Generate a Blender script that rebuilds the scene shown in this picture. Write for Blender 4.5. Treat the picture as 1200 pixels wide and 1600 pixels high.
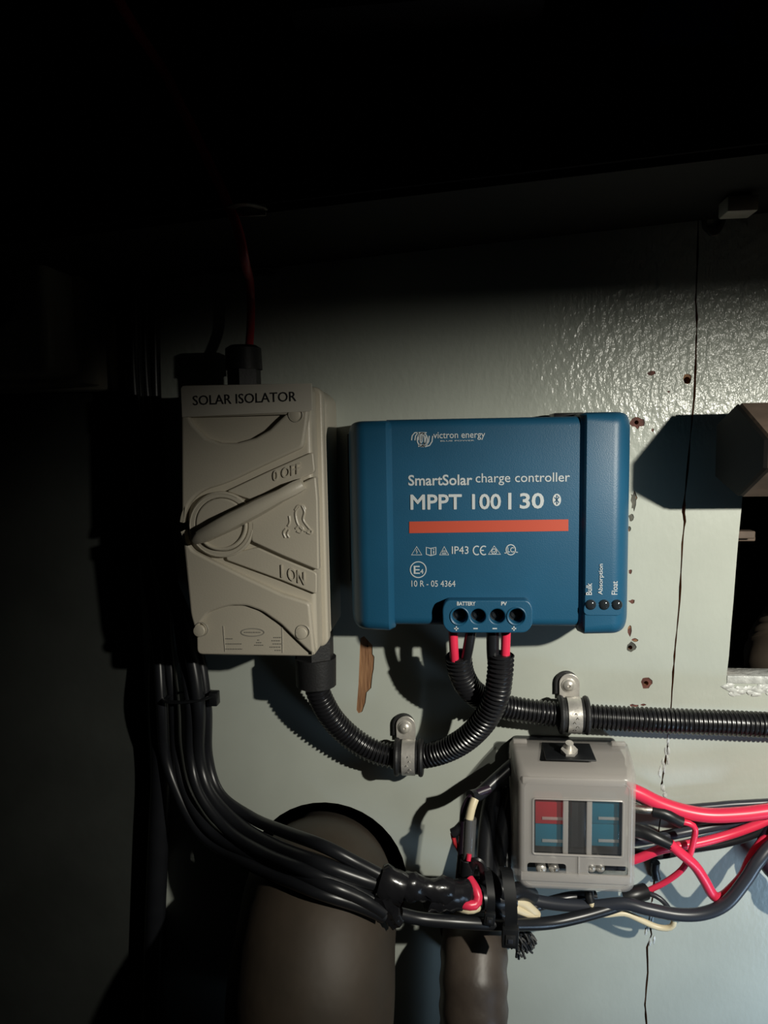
import bpy, bmesh, math, random
from mathutils import Vector, Matrix
random.seed(7)
S = bpy.context.scene
for o in list(bpy.data.objects): bpy.data.objects.remove(o)
COL = S.collection

# ------------------------------------------------------------ camera, lights
PITCH, YAW, ROLL, FPX, DCAM = math.radians(6), math.radians(6), math.radians(-1), 1155.0, 0.54
_f0 = Vector((0, math.cos(PITCH), -math.sin(PITCH))); _u0 = Vector((0, math.sin(PITCH), math.cos(PITCH))); _r0 = Vector((1, 0, 0))
_r = _r0*math.cos(ROLL)+_u0*math.sin(ROLL); _u = -_r0*math.sin(ROLL)+_u0*math.cos(ROLL)
_Z = Matrix.Rotation(YAW, 3, 'Z'); CR, CU, CF = _Z@_r, _Z@_u, _Z@_f0
cam_d = bpy.data.cameras.new('camera'); cam = bpy.data.objects.new('camera', cam_d); COL.objects.link(cam)
cam.matrix_world = Matrix(((CR.x, CU.x, -CF.x, 0), (CR.y, CU.y, -CF.y, -DCAM), (CR.z, CU.z, -CF.z, 0), (0, 0, 0, 1)))
cam_d.sensor_fit = 'VERTICAL'; cam_d.sensor_height = 36; cam_d.lens = FPX/1600*36; cam_d.clip_start = .01
S.camera = cam
w = bpy.data.worlds.new('world'); S.world = w; w.use_nodes = True
w.node_tree.nodes['Background'].inputs[0].default_value = (.5, .6, .7, 1)
w.node_tree.nodes['Background'].inputs[1].default_value = .0008
def spot(name, loc, target, power, col, size, blend, radius):
    l = bpy.data.lights.new(name, 'SPOT'); o = bpy.data.objects.new(name, l); COL.objects.link(o)
    l.energy = power; l.color = col; l.spot_size = math.radians(size); l.spot_blend = blend; l.shadow_soft_size = radius
    o.location = loc; o.rotation_euler = (Vector(target)-Vector(loc)).to_track_quat('-Z', 'Y').to_euler(); return o
spot('torch', (.37, -.50, .060), (.15, 0, -.185), 18.5, (1, .965, .85), 76, 1, .0076)
def area(name, loc, target, power, col, sx, sy, spread=180):
    l = bpy.data.lights.new(name, 'AREA'); o = bpy.data.objects.new(name, l); COL.objects.link(o)
    l.shape = 'RECTANGLE'; l.size = sx; l.size_y = sy; l.energy = power; l.color = col; l.spread = math.radians(spread)
    o.location = loc; o.rotation_euler = (Vector(target)-Vector(loc)).to_track_quat('-Z', 'Y').to_euler(); return o
spot('hatch_daylight', (.56, -.38, -.62), (.28, 0, -.44), 12, (.52, .74, 1), 50, 1, .10)
S.view_settings.view_transform = 'Standard'; S.view_settings.look = 'None'; S.view_settings.gamma = 1
S.view_settings.use_curve_mapping = False; S.view_settings.exposure = 0

# ------------------------------------------------------------ helpers
def W(px, py, d=0.0):
    """point on the plane d metres in front of the wall"""
    v = CR*((px-600)/FPX)+CU*((800-py)/FPX)+CF
    t = (DCAM-d)/v.y
    return Vector((v.x*t, -d, v.z*t))
def XZ(px, py, d=0.0): p = W(px, py, d); return (p.x, p.z)
def mat(name, col, rough=.5, metal=0, noise=0, nscale=40, bump=0, bscale=200, spec=.5, col2=None, coat=0, stretch=None):
    m = bpy.data.materials.new(name); m.use_nodes = True; nt = m.node_tree; N = nt.nodes; L = nt.links
    b = N['Principled BSDF']; b.inputs['Roughness'].default_value = rough; b.inputs['Metallic'].default_value = metal
    b.inputs['Specular IOR Level'].default_value = spec; b.inputs['Coat Weight'].default_value = coat
    b.inputs['Base Color'].default_value = (*col, 1)
    tc = N.new('ShaderNodeTexCoord'); mp = N.new('ShaderNodeMapping'); L.new(tc.outputs['Object'], mp.inputs[0])
    if stretch: mp.inputs['Scale'].default_value = stretch
    if noise or col2:
        n = N.new('ShaderNodeTexNoise'); n.inputs['Scale'].default_value = nscale; n.inputs['Detail'].default_value = 6
        L.new(mp.outputs[0], n.inputs[0])
        r = N.new('ShaderNodeValToRGB'); c2 = col2 or tuple(c*(1-noise) for c in col)
        r.color_ramp.elements[0].position = .35; r.color_ramp.elements[1].position = .68
        r.color_ramp.elements[0].color = (*c2, 1); r.color_ramp.elements[1].color = (*col, 1)
        L.new(n.outputs[0], r.inputs[0]); L.new(r.outputs[0], b.inputs['Base Color'])
    if bump:
        n2 = N.new('ShaderNodeTexNoise'); n2.inputs['Scale'].default_value = bscale; n2.inputs['Detail'].default_value = 3
        L.new(mp.outputs[0], n2.inputs[0]); bp = N.new('ShaderNodeBump'); bp.inputs['Strength'].default_value = bump
        bp.inputs['Distance'].default_value = .001; L.new(n2.outputs[0], bp.inputs['Height']); L.new(bp.outputs[0], b.inputs['Normal'])
    return m
M = {}
M['paint'] = mat('wall_gloss_paint', (.46, .49, .44), .24, noise=.10, nscale=14, bump=.0, spec=.5)
M['wood'] = mat('bare_wood', (.36, .19, .09), .7, col2=(.16, .07, .03), nscale=60, bump=.6, bscale=120, stretch=(6, 1, .6))
M['red_primer'] = mat('red_primer', (.16, .05, .035), .7, noise=.6, nscale=300)
M['dark_primer'] = mat('old_grey_paint', (.10, .10, .08), .7, noise=.6, nscale=300)
M['beige'] = mat('beige_plastic', (.55, .505, .415), .38, noise=.04, nscale=20, bump=.08, bscale=900)
M['beige_dark'] = mat('embossed_beige', (.43, .40, .33), .4)
M['label_white'] = mat('label_tape', (.64, .60, .52), .35)
M['ink'] = mat('black_ink', (.02, .02, .022), .5)
M['greyink'] = mat('grey_ink', (.32, .30, .26), .5)
M['blue'] = mat('blue_plastic', (.011, .088, .175), .42, bump=.12, bscale=1500, noise=.08, nscale=30)
M['white'] = mat('white_print', (.52, .56, .58), .5)
M['orange'] = mat('red_orange_stripe', (.50, .07, .035), .5)
M['black'] = mat('black_plastic', (.012, .013, .015), .38, noise=.2, nscale=80)
M['conduit'] = mat('black_corrugated_plastic', (.012, .012, .014), .30, spec=.6)
M['rubber'] = mat('black_rubber', (.014, .014, .015), .55, bump=.2, bscale=600)
M['tape'] = mat('black_tape', (.012, .012, .014), .22, bump=.5, bscale=90)
M['cable'] = mat('black_cable', (.014, .015, .018), .33, noise=.2, nscale=60)
M['grey_cable'] = mat('dark_grey_cable', (.03, .034, .045), .35)
M['red'] = mat('red_cable_sheath', (.80, .035, .09), .34)
M['red_dull'] = mat('dull_red_cable_sheath', (.50, .03, .04), .4)
M['cream'] = mat('cream_wire', (.72, .62, .42), .4)
M['purple'] = mat('purple_wire', (.022, .012, .024), .4)
M['steel'] = mat('bright_steel', (.72, .69, .64), .36, .55, noise=.25, nscale=120, bump=.2, bscale=300)
M['dull_steel'] = mat('dull_steel', (.42, .40, .36), .42, 1, noise=.4, nscale=150, bump=.4, bscale=200)
M['hose'] = mat('brown_rubber_hose', (.054, .040, .028), .6, col2=(.036, .028, .020), nscale=22, bump=1.0, bscale=26)
M['hose2'] = mat('brown_ribbed_hose', (.085, .066, .052), .45, col2=(.04, .03, .024), nscale=25, bump=.6, bscale=60)
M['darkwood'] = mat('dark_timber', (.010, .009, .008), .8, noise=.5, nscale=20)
M['beamwood'] = mat('brown_timber', (.14, .10, .075), .7, noise=.5, nscale=30, bump=.5, bscale=90)
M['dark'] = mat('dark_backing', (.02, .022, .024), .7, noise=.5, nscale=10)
M['bluecloth'] = mat('blue_cloth', (.01, .05, .2), .8, bump=.5, bscale=100)
M['greypanel'] = mat('grey_painted_ceiling', (.25, .27, .25), .6, noise=.3, nscale=10)
M['led'] = mat('dark_led_lens', (.02, .025, .03), .12, coat=.5)
M['fuse_red'] = mat('red_fuse_plastic', (.30, .012, .02), .2)
M['fuse_blue'] = mat('blue_fuse_plastic', (.008, .11, .17), .2)
M['greywhite'] = mat('old_white_filler', (.60, .62, .60), .4, noise=.3, nscale=200, bump=.8, bscale=250)
M['shaded_board'] = mat('shade_darkened_board', (.055, .06, .055), .55, noise=.3, nscale=12, bump=.3, bscale=60)  # dark tone stands in for the light falling off to the left
# paint relief: orange peel + long brush sag
nt = M['paint'].node_tree; N = nt.nodes; L = nt.links; b = N['Principled BSDF']
tc = N.new('ShaderNodeTexCoord')
n1 = N.new('ShaderNodeTexNoise'); n1.inputs['Scale'].default_value = 230; n1.inputs['Detail'].default_value = 3
n2 = N.new('ShaderNodeTexNoise'); n2.inputs['Scale'].default_value = 60; n2.inputs['Detail'].default_value = 2
mp = N.new('ShaderNodeMapping'); mp.inputs['Scale'].default_value = (1, 1, .62)
L.new(tc.outputs['Object'], mp.inputs[0]); L.new(mp.outputs[0], n1.inputs[0]); L.new(mp.outputs[0], n2.inputs[0])
# brushwork is thicker towards the top of the board
sx = N.new('ShaderNodeSeparateXYZ'); L.new(tc.outputs['Object'], sx.inputs[0])
mr = N.new('ShaderNodeMapRange'); mr.inputs['From Min'].default_value = -.02; mr.inputs['From Max'].default_value = .035
mr.inputs['To Min'].default_value = .10; mr.inputs['To Max'].default_value = 1.0; L.new(sx.outputs['Z'], mr.inputs['Value'])
ad = N.new('ShaderNodeMath'); ad.operation = 'MULTIPLY_ADD'; ad.inputs[1].default_value = .6
L.new(n2.outputs[0], ad.inputs[0]); L.new(n1.outputs[0], ad.inputs[2])
ml = N.new('ShaderNodeMath'); ml.operation = 'MULTIPLY'; L.new(ad.outputs[0], ml.inputs[0]); mr2 = N.new('ShaderNodeMapRange'); mr2.inputs['From Min'].default_value = .02; mr2.inputs['From Max'].default_value = .13
mr2.inputs['To Min'].default_value = .25; mr2.inputs['To Max'].default_value = 1.15; L.new(sx.outputs['X'], mr2.inputs['Value'])
mm = N.new('ShaderNodeMath'); mm.operation = 'MULTIPLY'; L.new(mr.outputs[0], mm.inputs[0]); L.new(mr2.outputs[0], mm.inputs[1]); L.new(mm.outputs[0], ml.inputs[1])
bp = N.new('ShaderNodeBump'); bp.inputs['Strength'].default_value = 1; bp.inputs['Distance'].default_value = .0016
L.new(ml.outputs[0], bp.inputs['Height']); L.new(bp.outputs[0], b.inputs['Normal'])

def frosted(name, col, rough, trans):
    m = bpy.data.materials.new(name); m.use_nodes = True; nt = m.node_tree; N = nt.nodes; L = nt.links
    p = N['Principled BSDF']; p.inputs['Base Color'].default_value = (*col, 1); p.inputs['Roughness'].default_value = rough
    p.inputs['Specular IOR Level'].default_value = .7
    t = N.new('ShaderNodeBsdfTransparent'); mx = N.new('ShaderNodeMixShader'); mx.inputs[0].default_value = trans
    L.new(p.outputs[0], mx.inputs[1]); L.new(t.outputs[0], mx.inputs[2]); L.new(mx.outputs[0], N['Material Output'].inputs[0]); return m
M['frost'] = frosted('frosted_clear_plastic', (.54, .51, .48), .28, .58)
M['tube_clear'] = frosted('smoky_clear_tube', (.3, .3, .3), .12, .72)
M['clear'] = frosted('clear_plastic', (.35, .35, .35), .06, .94)

def finish(o, name, parent=None, m=None, smooth=True):
    o.name = name
    if m: o.data.materials.clear(); o.data.materials.append(m)
    if smooth:
        try: o.data.shade_smooth(); o.data.set_sharp_from_angle(angle=math.radians(38))
        except Exception: pass
    COL.objects.link(o)
    if parent:
        o.parent = parent
        q = parent; off = Vector((0, 0, 0))
        while q: off += q.location; q = q.parent
        o.location = -off + o.location
    return o
def obj(name, bm, m, parent=None, smooth=True):
    me = bpy.data.meshes.new(name); bmesh.ops.recalc_face_normals(bm, faces=bm.faces); bm.to_mesh(me); bm.free()
    return finish(bpy.data.objects.new(name, me), name, parent, m, smooth)
def tag(o, label, cat, group=None):
    o['label'] = label; o['category'] = cat
    if group: o['group'] = group
    return o
def thing(name, label, cat, loc, group=None):
    o = bpy.data.objects.new(name, None); o.empty_display_size = .01; COL.objects.link(o); o.location = loc
    return tag(o, label, cat, group)
def struct(o): o['kind'] = 'structure'; return o
def box(bm, x0, x1, z0, z1, d0, d1, bev=0, seg=2):
    g = bmesh.ops.create_cube(bm, size=1); vs = g['verts']
    for v in vs: v.co = Vector(((x0+x1)/2+v.co.x*(x1-x0), -(d0+d1)/2+v.co.y*(d1-d0), (z0+z1)/2+v.co.z*(z1-z0)))
    if bev:
        es = list({e for v in vs for e in v.link_edges}); bmesh.ops.bevel(bm, geom=es, offset=bev, segments=seg, affect='EDGES', profile=.5)
def pxbox(bm, px0, px1, py0, py1, d0, d1, bev=0, seg=2):
    a = W(px0, py1, d1); b = W(px1, py0, d1); box(bm, a.x, b.x, a.z, b.z, d0, d1, bev, seg)
def spline(pts, n=None, closed=False):
    """centripetal-ish Catmull-Rom through 3-D points"""
    P = [Vector(p) for p in pts]
    if len(P) == 2: return [P[0].lerp(P[1], i/8) for i in range(9)]
    ext = [P[0]*2-P[1]]+P+[P[-1]*2-P[-2]]; out = []
    for i in range(1, len(ext)-2):
        p0, p1, p2, p3 = ext[i-1:i+3]; k = n or 10
        for j in range(k):
            t = j/k; t2 = t*t; t3 = t2*t
            out.append(.5*((2*p1)+(p2-p0)*t+(2*p0-5*p1+4*p2-p3)*t2+(3*p1-p0-3*p2+p3)*t3))
    out.append(P[-1]); return out
def resample(path, step):
    L_ = [0]
    for a, b in zip(path, path[1:]): L_.append(L_[-1]+(b-a).length)
    n = max(2, int(L_[-1]/step)); out = []; j = 0
    for i in range(n+1):
        s = L_[-1]*i/n
        while j < len(L_)-2 and L_[j+1] < s: j += 1
        seg = max(L_[j+1]-L_[j], 1e-9); out.append(path[j].lerp(path[j+1], (s-L_[j])/seg))
    return out
def sweep(bm, path, rad, seg=12, cap=True, flat=1.0, openmouth=False):
    """rad: float or function(arclength, total)"""
    tot = sum((b-a).length for a, b in zip(path, path[1:])); s = 0; rings = []
    t0 = (path[1]-path[0]).normalized(); up = Vector((0, -1, 0)) if abs(t0.y) < .9 else Vector((0, 0, 1))
    nrm = (up-t0*up.dot(t0)).normalized()
    for i, p in enumerate(path):
        if i: s += (p-path[i-1]).length
        t = (path[min(i+1, len(path)-1)]-path[max(i-1, 0)]).normalized()
        nrm = (nrm-t*nrm.dot(t)).normalized(); bn = t.cross(nrm)
        r = rad(s, tot) if callable(rad) else rad
        rings.append([bm.verts.new(p+nrm*(math.cos(a)*r*flat)+bn*(math.sin(a)*r)) for a in [2*math.pi*k/seg for k in range(seg)]])
    for a, b in zip(rings, rings[1:]):
        for k in range(seg): bm.faces.new((a[k], a[(k+1) % seg], b[(k+1) % seg], b[k]))
    if cap:
        if not openmouth: bm.faces.new(rings[0])
        bm.faces.new(rings[-1][::-1])
    return rings
def cable(name, pts, r, m, parent=None, seg=12, step=.003, flat=1.0, raw=False):
    bm = bmesh.new(); P3 = pts if raw else [W(*p) for p in pts]
    sweep(bm, resample(spline(P3), step), r, seg, flat=flat); return obj(name, bm, m, parent)
def circ(cx, cz, r, n=32, a0=0, a1=2*math.pi, closed=True):
    k = n if closed else n-1
    return [(cx+r*math.cos(a0+(a1-a0)*i/k), cz+r*math.sin(a0+(a1-a0)*i/k)) for i in range(n)]
def rrect(x0, x1, z0, z1, r, n=6):
    out = []
    for cx, cz, a in ((x1-r, z1-r, 0), (x0+r, z1-r, 90), (x0+r, z0+r, 180), (x1-r, z0+r, 270)):
        for i in range(n+1):
            t = math.radians(a+90*i/n); out.append((cx+r*math.cos(t), cz+r*math.sin(t)))
    return out
def roundpoly(pts, r, n=4):
    out = []; k = len(pts)
    for i in range(k):
        p = Vector(pts[i]).to_2d(); a = Vector(pts[i-1]).to_2d(); c = Vector(pts[(i+1) % k]).to_2d()
        rr = min(r, (a-p).length*.45, (c-p).length*.45); A = p+(a-p).normalized()*rr; C = p+(c-p).normalized()*rr
        for j in range(n+1):
            t = j/n; q = A.lerp(p, t).lerp(p.lerp(C, t), t); out.append((q.x, q.y))
    return out
def curve_mesh(cu):
    o = bpy.data.objects.new('tmp', cu); COL.objects.link(o); bpy.context.view_layer.update()
    dg = bpy.context.evaluated_depsgraph_get(); me = bpy.data.meshes.new_from_object(o.evaluated_get(dg)); bpy.data.objects.remove(o); return me
def plate(name, loops, d0, d1, m, parent=None, bev=0, seg=2, smooth=True):
    """filled outline(s) (holes allowed) in wall plane, from depth d0 to d1"""
    cu = bpy.data.curves.new('c', 'CURVE'); cu.dimensions = '2D'; cu.fill_mode = 'BOTH'
    for lp in loops:
        s = cu.splines.new('POLY'); s.points.add(len(lp)-1); s.use_cyclic_u = True
        for q, (x, z) in zip(s.points, lp): q.co = (x, z, 0, 1)
    cu.extrude = (d1-d0)/2-bev; cu.bevel_depth = bev; cu.bevel_resolution = seg; cu.offset = -bev
    me = curve_mesh(cu); mid = (d0+d1)/2
    for v in me.vertices: x, y, z = v.co; v.co = (x, -(z+mid), y)
    me.materials.clear()
    return finish(bpy.data.objects.new(name, me), name, parent, m, smooth)
def disc(bm, c, r, h, seg=24, bev=0, axis=(0, -1, 0)):
    """short cylinder standing from c outwards along axis"""
    ax = Vector(axis).normalized(); rot = ax.to_track_quat('Z', 'Y').to_matrix().to_4x4()
    prof = [(r, 0), (r, h-bev), (r-bev*.4, h-bev*.3), (r-bev, h)] if bev else [(r, 0), (r, h)]
    rings = []
    for rr, hh in prof:
        rings.append([bm.verts.new(Vector(c)+rot.to_3x3()@Vector((rr*math.cos(2*math.pi*k/seg), rr*math.sin(2*math.pi*k/seg), hh))) for k in range(seg)])
    for a, b in zip(rings, rings[1:]):
        for k in range(seg): bm.faces.new((a[k], a[(k+1) % seg], b[(k+1) % seg], b[k]))
    bm.faces.new(rings[0]); bm.faces.new(rings[-1])
def ribbon(bm, pts, width, d, th=.00025, closed=False):
    """flat stroke in wall plane; pts are (px,py) at depth d, width in px"""
    P = [Vector(XZ(x, y, d)) for x, y in pts]; wd = width*.00042/2
    n = len(P); Lf = []; Rt = []
    for i in range(n):
        a = P[(i-1) % n] if (closed or i) else P[i]; c = P[(i+1) % n] if (closed or i < n-1) else P[i]
        t = (c-a).normalized(); q = Vector((-t.y, t.x))*wd; Lf.append(P[i]+q); Rt.append(P[i]-q)
    def V(p, dd): return bm.verts.new((p.x, -dd, p.y))
    A = [(V(l, d), V(r, d), V(l, d+th), V(r, d+th)) for l, r in zip(Lf, Rt)]
    for i in range(n if closed else n-1):
        p, q = A[i], A[(i+1) % n]
        for f in ((p[2], p[3], q[3], q[2]), (p[0], p[2], q[2], q[0]), (p[1], p[3], q[3], q[1])): bm.faces.new(f)
    if not closed:
        for p in (A[0], A[-1]): bm.faces.new((p[0], p[1], p[3], p[2]))
def text(name, s, px0, px1, py0, py1, d, m, parent, bold=0, fat=0, rot=0, th=.00025, skew=0):
    """text fitted to the box px0..px1, py0..py1 lying on plane d"""
    cu = bpy.data.curves.new('t', 'FONT'); cu.body = s; cu.size = 1; cu.offset = bold; cu.resolution_u = 3; cu.extrude = .05 if th > .0005 else 0
    me = curve_mesh(cu); vs = me.vertices
    if not len(vs): return None
    pts = [(v.co.x*math.cos(rot)-v.co.y*math.sin(rot), v.co.x*math.sin(rot)+v.co.y*math.cos(rot)) for v in vs]
    a0 = min(p[0] for p in pts); a1 = max(p[0] for p in pts); b0 = min(p[1] for p in pts); b1 = max(p[1] for p in pts)
    A = W(px0, py1, d); B = W(px1, py0, d)
    C_ = W(px1, py1, d)
    for v, (x, y) in zip(vs, pts):
        u = (x-a0)/(a1-a0); t = (y-b0)/(b1-b0)
        v.co = (A.x+(B.x-A.x)*(u+skew*t*0), -(d+(th if v.co.z >= 0 else -.0002)), A.z+(B.z-A.z)*t+skew*(u-.5))
    me.materials.clear()
    if fat:
        bm = bmesh.new()
        for kk, (dx, dz) in enumerate(((0, 0), (fat, 0), (-fat, 0), (0, fat), (0, -fat), (fat*.7, fat*.7), (-fat*.7, fat*.7), (fat*.7, -fat*.7), (-fat*.7, -fat*.7))):
            n0 = len(bm.verts); bm.from_mesh(me); bm.verts.ensure_lookup_table()
            for v in bm.verts[n0:]: v.co += Vector((dx, -kk*.00002, dz))
        bm.to_mesh(me); bm.free()
    o = bpy.data.objects.new(name, me); return finish(o, name, parent, m, False)
def irregular(cx, cy, rx, ry, n=14, j=.35, d=0):
    return [XZ(cx+rx*math.cos(2*math.pi*i/n)*(1+random.uniform(-j, j)), cy+ry*math.sin(2*math.pi*i/n)*(1+random.uniform(-j, j)), d) for i in range(n)]
def screw(bm, c, r, h=.0015, cross=True, axis=(0, -1, 0)):
    rot = Vector(axis).normalized().to_track_quat('Z', 'Y').to_matrix()
    seg = 24; rings = []
    for k in range(5):
        a = k/4*math.pi/2; rr = r*math.cos(a)*.999+.0002; hh = h*math.sin(a)
        if cross and k == 4: rr = r*.28
        rings.append([bm.verts.new(Vector(c)+rot@Vector((rr*math.cos(2*math.pi*i/seg), rr*math.sin(2*math.pi*i/seg), hh))) for i in range(seg)])
    rings.append([bm.verts.new(Vector(c)+rot@Vector((r*(.26 if i % 6 < 2 else .12)*math.cos(2*math.pi*i/seg), r*(.26 if i % 6 < 2 else .12)*math.sin(2*math.pi*i/seg), h*.45))) for i in range(seg)])
    for a, b in zip(rings, rings[1:]):
        for i in range(seg): bm.faces.new((a[i], a[(i+1) % seg], b[(i+1) % seg], b[i]))
    bm.faces.new(rings[0]); bm.faces.new(rings[-1])

# ============================================================ SETTING
wall = struct(bpy.data.objects.new('wall_back', None)); COL.objects.link(wall)
# big opening on the right, pipe holes, screw holes
openL = [(1160, 776), (1158, 800), (1153, 850), (1149, 900), (1146, 940), (1142, 985), (1139, 1025), (1136, 1050), (1135, 1062)]
opening = [XZ(*p) for p in openL]+[XZ(1330, 1072), XZ(1330, 772)]
pipe_hole = [(x, z) for x, z in circ(*XZ(512, 1372), .0625, 40)]
pipe_hole2 = circ(*XZ(742, 1452), .027, 30)
screws_left = [(995, 660, 3.2), (985, 1012, 3.4), (1010, 1068, 3.6), (574, 1010, 1.6), (1074, 594, 5)]
seam = [(1093, 200), (1090, 400), (1087, 470), (1089, 500), (1087, 560), (1085, 620), (1081, 660), (1072, 760), (1068, 800), (1070, 815), (1066, 850), (1062, 940), (1056, 1000), (1052, 1050), (1048, 1110),
        (1044, 1160), (1038, 1200), (1034, 1225), (1038, 1245), (1030, 1290), (1026, 1340), (1020, 1400), (1014, 1440), (1018, 1460), (1011, 1480), (1012, 1520), (1008, 1570), (1010, 1600), (1005, 1700)]
random.seed(3)
seamL = []; seamR = []
for (x0, y0), (x1, y1) in zip(seam, seam[1:]):
    for k in range(4):
        t = k/4; x = x0+(x1-x0)*t; y = y0+(y1-y0)*t; wd = 1.1+random.uniform(-.4, .9) if y < 1500 else 1.4
        if 820 > y > 780: wd += .8
        seamL.append(XZ(x-wd+random.uniform(-.4, .4), y)); seamR.append(XZ(x+wd+random.uniform(-.4, .4), y))
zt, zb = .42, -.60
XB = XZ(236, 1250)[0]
left_outline = [(XB, zt), (seamL[0][0], zt)]+seamL+[(seamL[-1][0], zb), (XB, zb)]
right_outline = [(.62, zt), (seamR[0][0], zt)]+seamR+[(seamR[-1][0], zb), (.62, zb)]
holesL = [circ(*XZ(x, y), r*.00047, 14) for x, y, r in screws_left]
PT = .0008
plateL = plate('plank', [left_outline, pipe_hole, pipe_hole2]+holesL, -.018, -PT, M['wood'], wall, smooth=False)
plateR = plate('plank', [right_outline, opening], -.018, -PT, M['wood'], wall, smooth=False)
# paint skins with the flaked-off places left open
scar = [(563, 997), (569, 994), (577, 1003), (582, 1008), (582, 1022), (585, 1026), (584, 1045), (582, 1055), (580, 1075), (573, 1082), (571, 1098), (566, 1112), (560, 1115), (557, 1110), (558, 1095), (560, 1070), (561, 1045), (562, 1020)]
chipsL = [[XZ(*p) for p in scar]]
for cx, cy, rx, ry, n, j in ((995, 660, 11, 9, 13, .35), (986, 1011, 8, 7, 12, .3), (1010, 1068, 9, 9, 11, .35), (1018, 583, 6, 3.5, 8, .3), (990, 782, 5, 14, 14, .45),
                             (986, 808, 3.5, 6, 9, .4), (983, 826, 3, 4, 8, .3), (985, 893, 3, 4, 8, .4), (987, 940, 5, 3, 9, .4), (984, 986, 3, 9, 9, .3), (992, 1000, 5, 3, 8, .3),
                             (990, 1103, 7, 2.6, 10, .4), (1005, 1101, 4, 2, 8, .3), (1020, 672, 2, 3, 7, .3), (1045, 612, 3, 2, 7, .3), (1074, 592, 7, 9, 12, .15)):
    chipsL.append(irregular(cx, cy, rx, ry, n, j))
paintL = plate('paint_coat', [left_outline, pipe_hole, pipe_hole2]+chipsL, -PT, 0, M['paint'], plateL, smooth=False)
paintR = plate('paint_coat', [right_outline, opening], -PT, 0, M['paint'], plateR, smooth=False)
dkb = plate('plank', [[(-.62, zb), (XB-.0006, zb), (XB-.0006, zt), (-.62, zt)]], -.018, .0004, M['shaded_board'], wall, smooth=False)  # left stretch of wall, its dimness painted in as a darker colour
dkb['label'] = 'wall board with light falloff put into its colour'
# red primer showing under the flaked paint: thin skin over the wood
for (cx, cy, rx, ry, m_) in ((995, 660, 15, 12, 'red_primer'), (1010, 1068, 12, 12, 'red_primer'), (986, 1011, 11, 10, 'dark_primer'), (988, 800, 8, 36, 'dark_primer'),
                             (985, 915, 8, 34, 'red_primer'), (988, 991, 9, 10, 'red_primer'), (996, 1103, 17, 5, 'red_primer'), (1018, 583, 9, 6, 'red_primer'), (1045, 612, 5, 4, 'red_primer'), (1020, 672, 4, 5, 'red_primer')):
    hl = [h for h, (x, y, r) in zip(holesL, screws_left) if abs(x-cx) < rx*.6 and abs(y-cy) < ry*.6]
    plate('primer_patch', [[XZ(cx+rx*math.cos(a), cy+ry*math.sin(a)) for a in [i*math.pi/8 for i in range(16)]]]+hl, -PT-.0001, -PT+.0002, M[m_], plateL, smooth=False)
# dark hull space behind the boards
bm = bmesh.new(); box(bm, -.62, .62, zb, zt, -.30, -.28); struct(obj('wall_rear', bm, M['dark'], smooth=False))
# filler lumps along the lower part of the seam
bm = bmesh.new(); random.seed(5)
for (x, y) in [(1043, 1150), (1041, 1168), (1040, 1182), (1037, 1196), (1034, 1210), (1036, 1226), (1040, 1236), (1034, 1250), (1020, 1410), (1017, 1430), (1013, 1450), (1018, 1466)]:
    for k in range(2):
        c = W(x+random.uniform(-4, 4), y+random.uniform(-7, 7), -.0002); g = bmesh.ops.create_icosphere(bm, subdivisions=2, radius=1)
        for v in g['verts']: v.co = c+Vector((v.co.x*random.uniform(.0005, .0014), v.co.y*.0009, v.co.z*random.uniform(.0016, .0050)))
f = obj('filler', bm, M['greywhite'], wall); f['kind'] = 'stuff'
# ragged sill paint below the opening
bm = bmesh.new()
for k in range(26):
    c = W(1136+k*4.0, 1075+random.uniform(-5, 9)+k*.15, .0); g = bmesh.ops.create_icosphere(bm, subdivisions=2, radius=1)
    for v in g['verts']: v.co = c+Vector((v.co.x*random.uniform(.002, .005), v.co.y*.0012, v.co.z*random.uniform(.0012, .003)))
f = obj('sill_filler', bm, M['greywhite'], wall); f['kind'] = 'stuff'
bm = bmesh.new(); pxbox(bm, 1136, 1330, 1059, 1068, -.018, .0008, .0006); obj('sill', bm, M['greywhite'], wall)
# overhead beam and ceiling
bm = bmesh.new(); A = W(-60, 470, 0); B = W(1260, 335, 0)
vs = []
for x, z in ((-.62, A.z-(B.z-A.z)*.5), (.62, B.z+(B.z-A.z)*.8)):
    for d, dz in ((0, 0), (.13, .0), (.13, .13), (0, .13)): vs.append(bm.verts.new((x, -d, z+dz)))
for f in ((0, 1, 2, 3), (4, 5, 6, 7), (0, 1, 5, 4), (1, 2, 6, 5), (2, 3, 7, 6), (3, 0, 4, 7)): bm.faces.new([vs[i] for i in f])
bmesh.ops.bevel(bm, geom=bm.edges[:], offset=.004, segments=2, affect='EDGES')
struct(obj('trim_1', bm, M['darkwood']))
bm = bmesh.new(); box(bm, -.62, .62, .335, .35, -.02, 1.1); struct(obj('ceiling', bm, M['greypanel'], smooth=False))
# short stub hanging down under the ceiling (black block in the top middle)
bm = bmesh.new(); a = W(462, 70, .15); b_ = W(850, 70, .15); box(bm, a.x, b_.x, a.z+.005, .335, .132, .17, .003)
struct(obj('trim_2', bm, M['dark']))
# unseen blocker added by torch: its lower lip shades the top of the boards
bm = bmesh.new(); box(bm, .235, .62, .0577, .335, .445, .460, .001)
struct(obj('light_blocker', bm, M['darkwood']))

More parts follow.
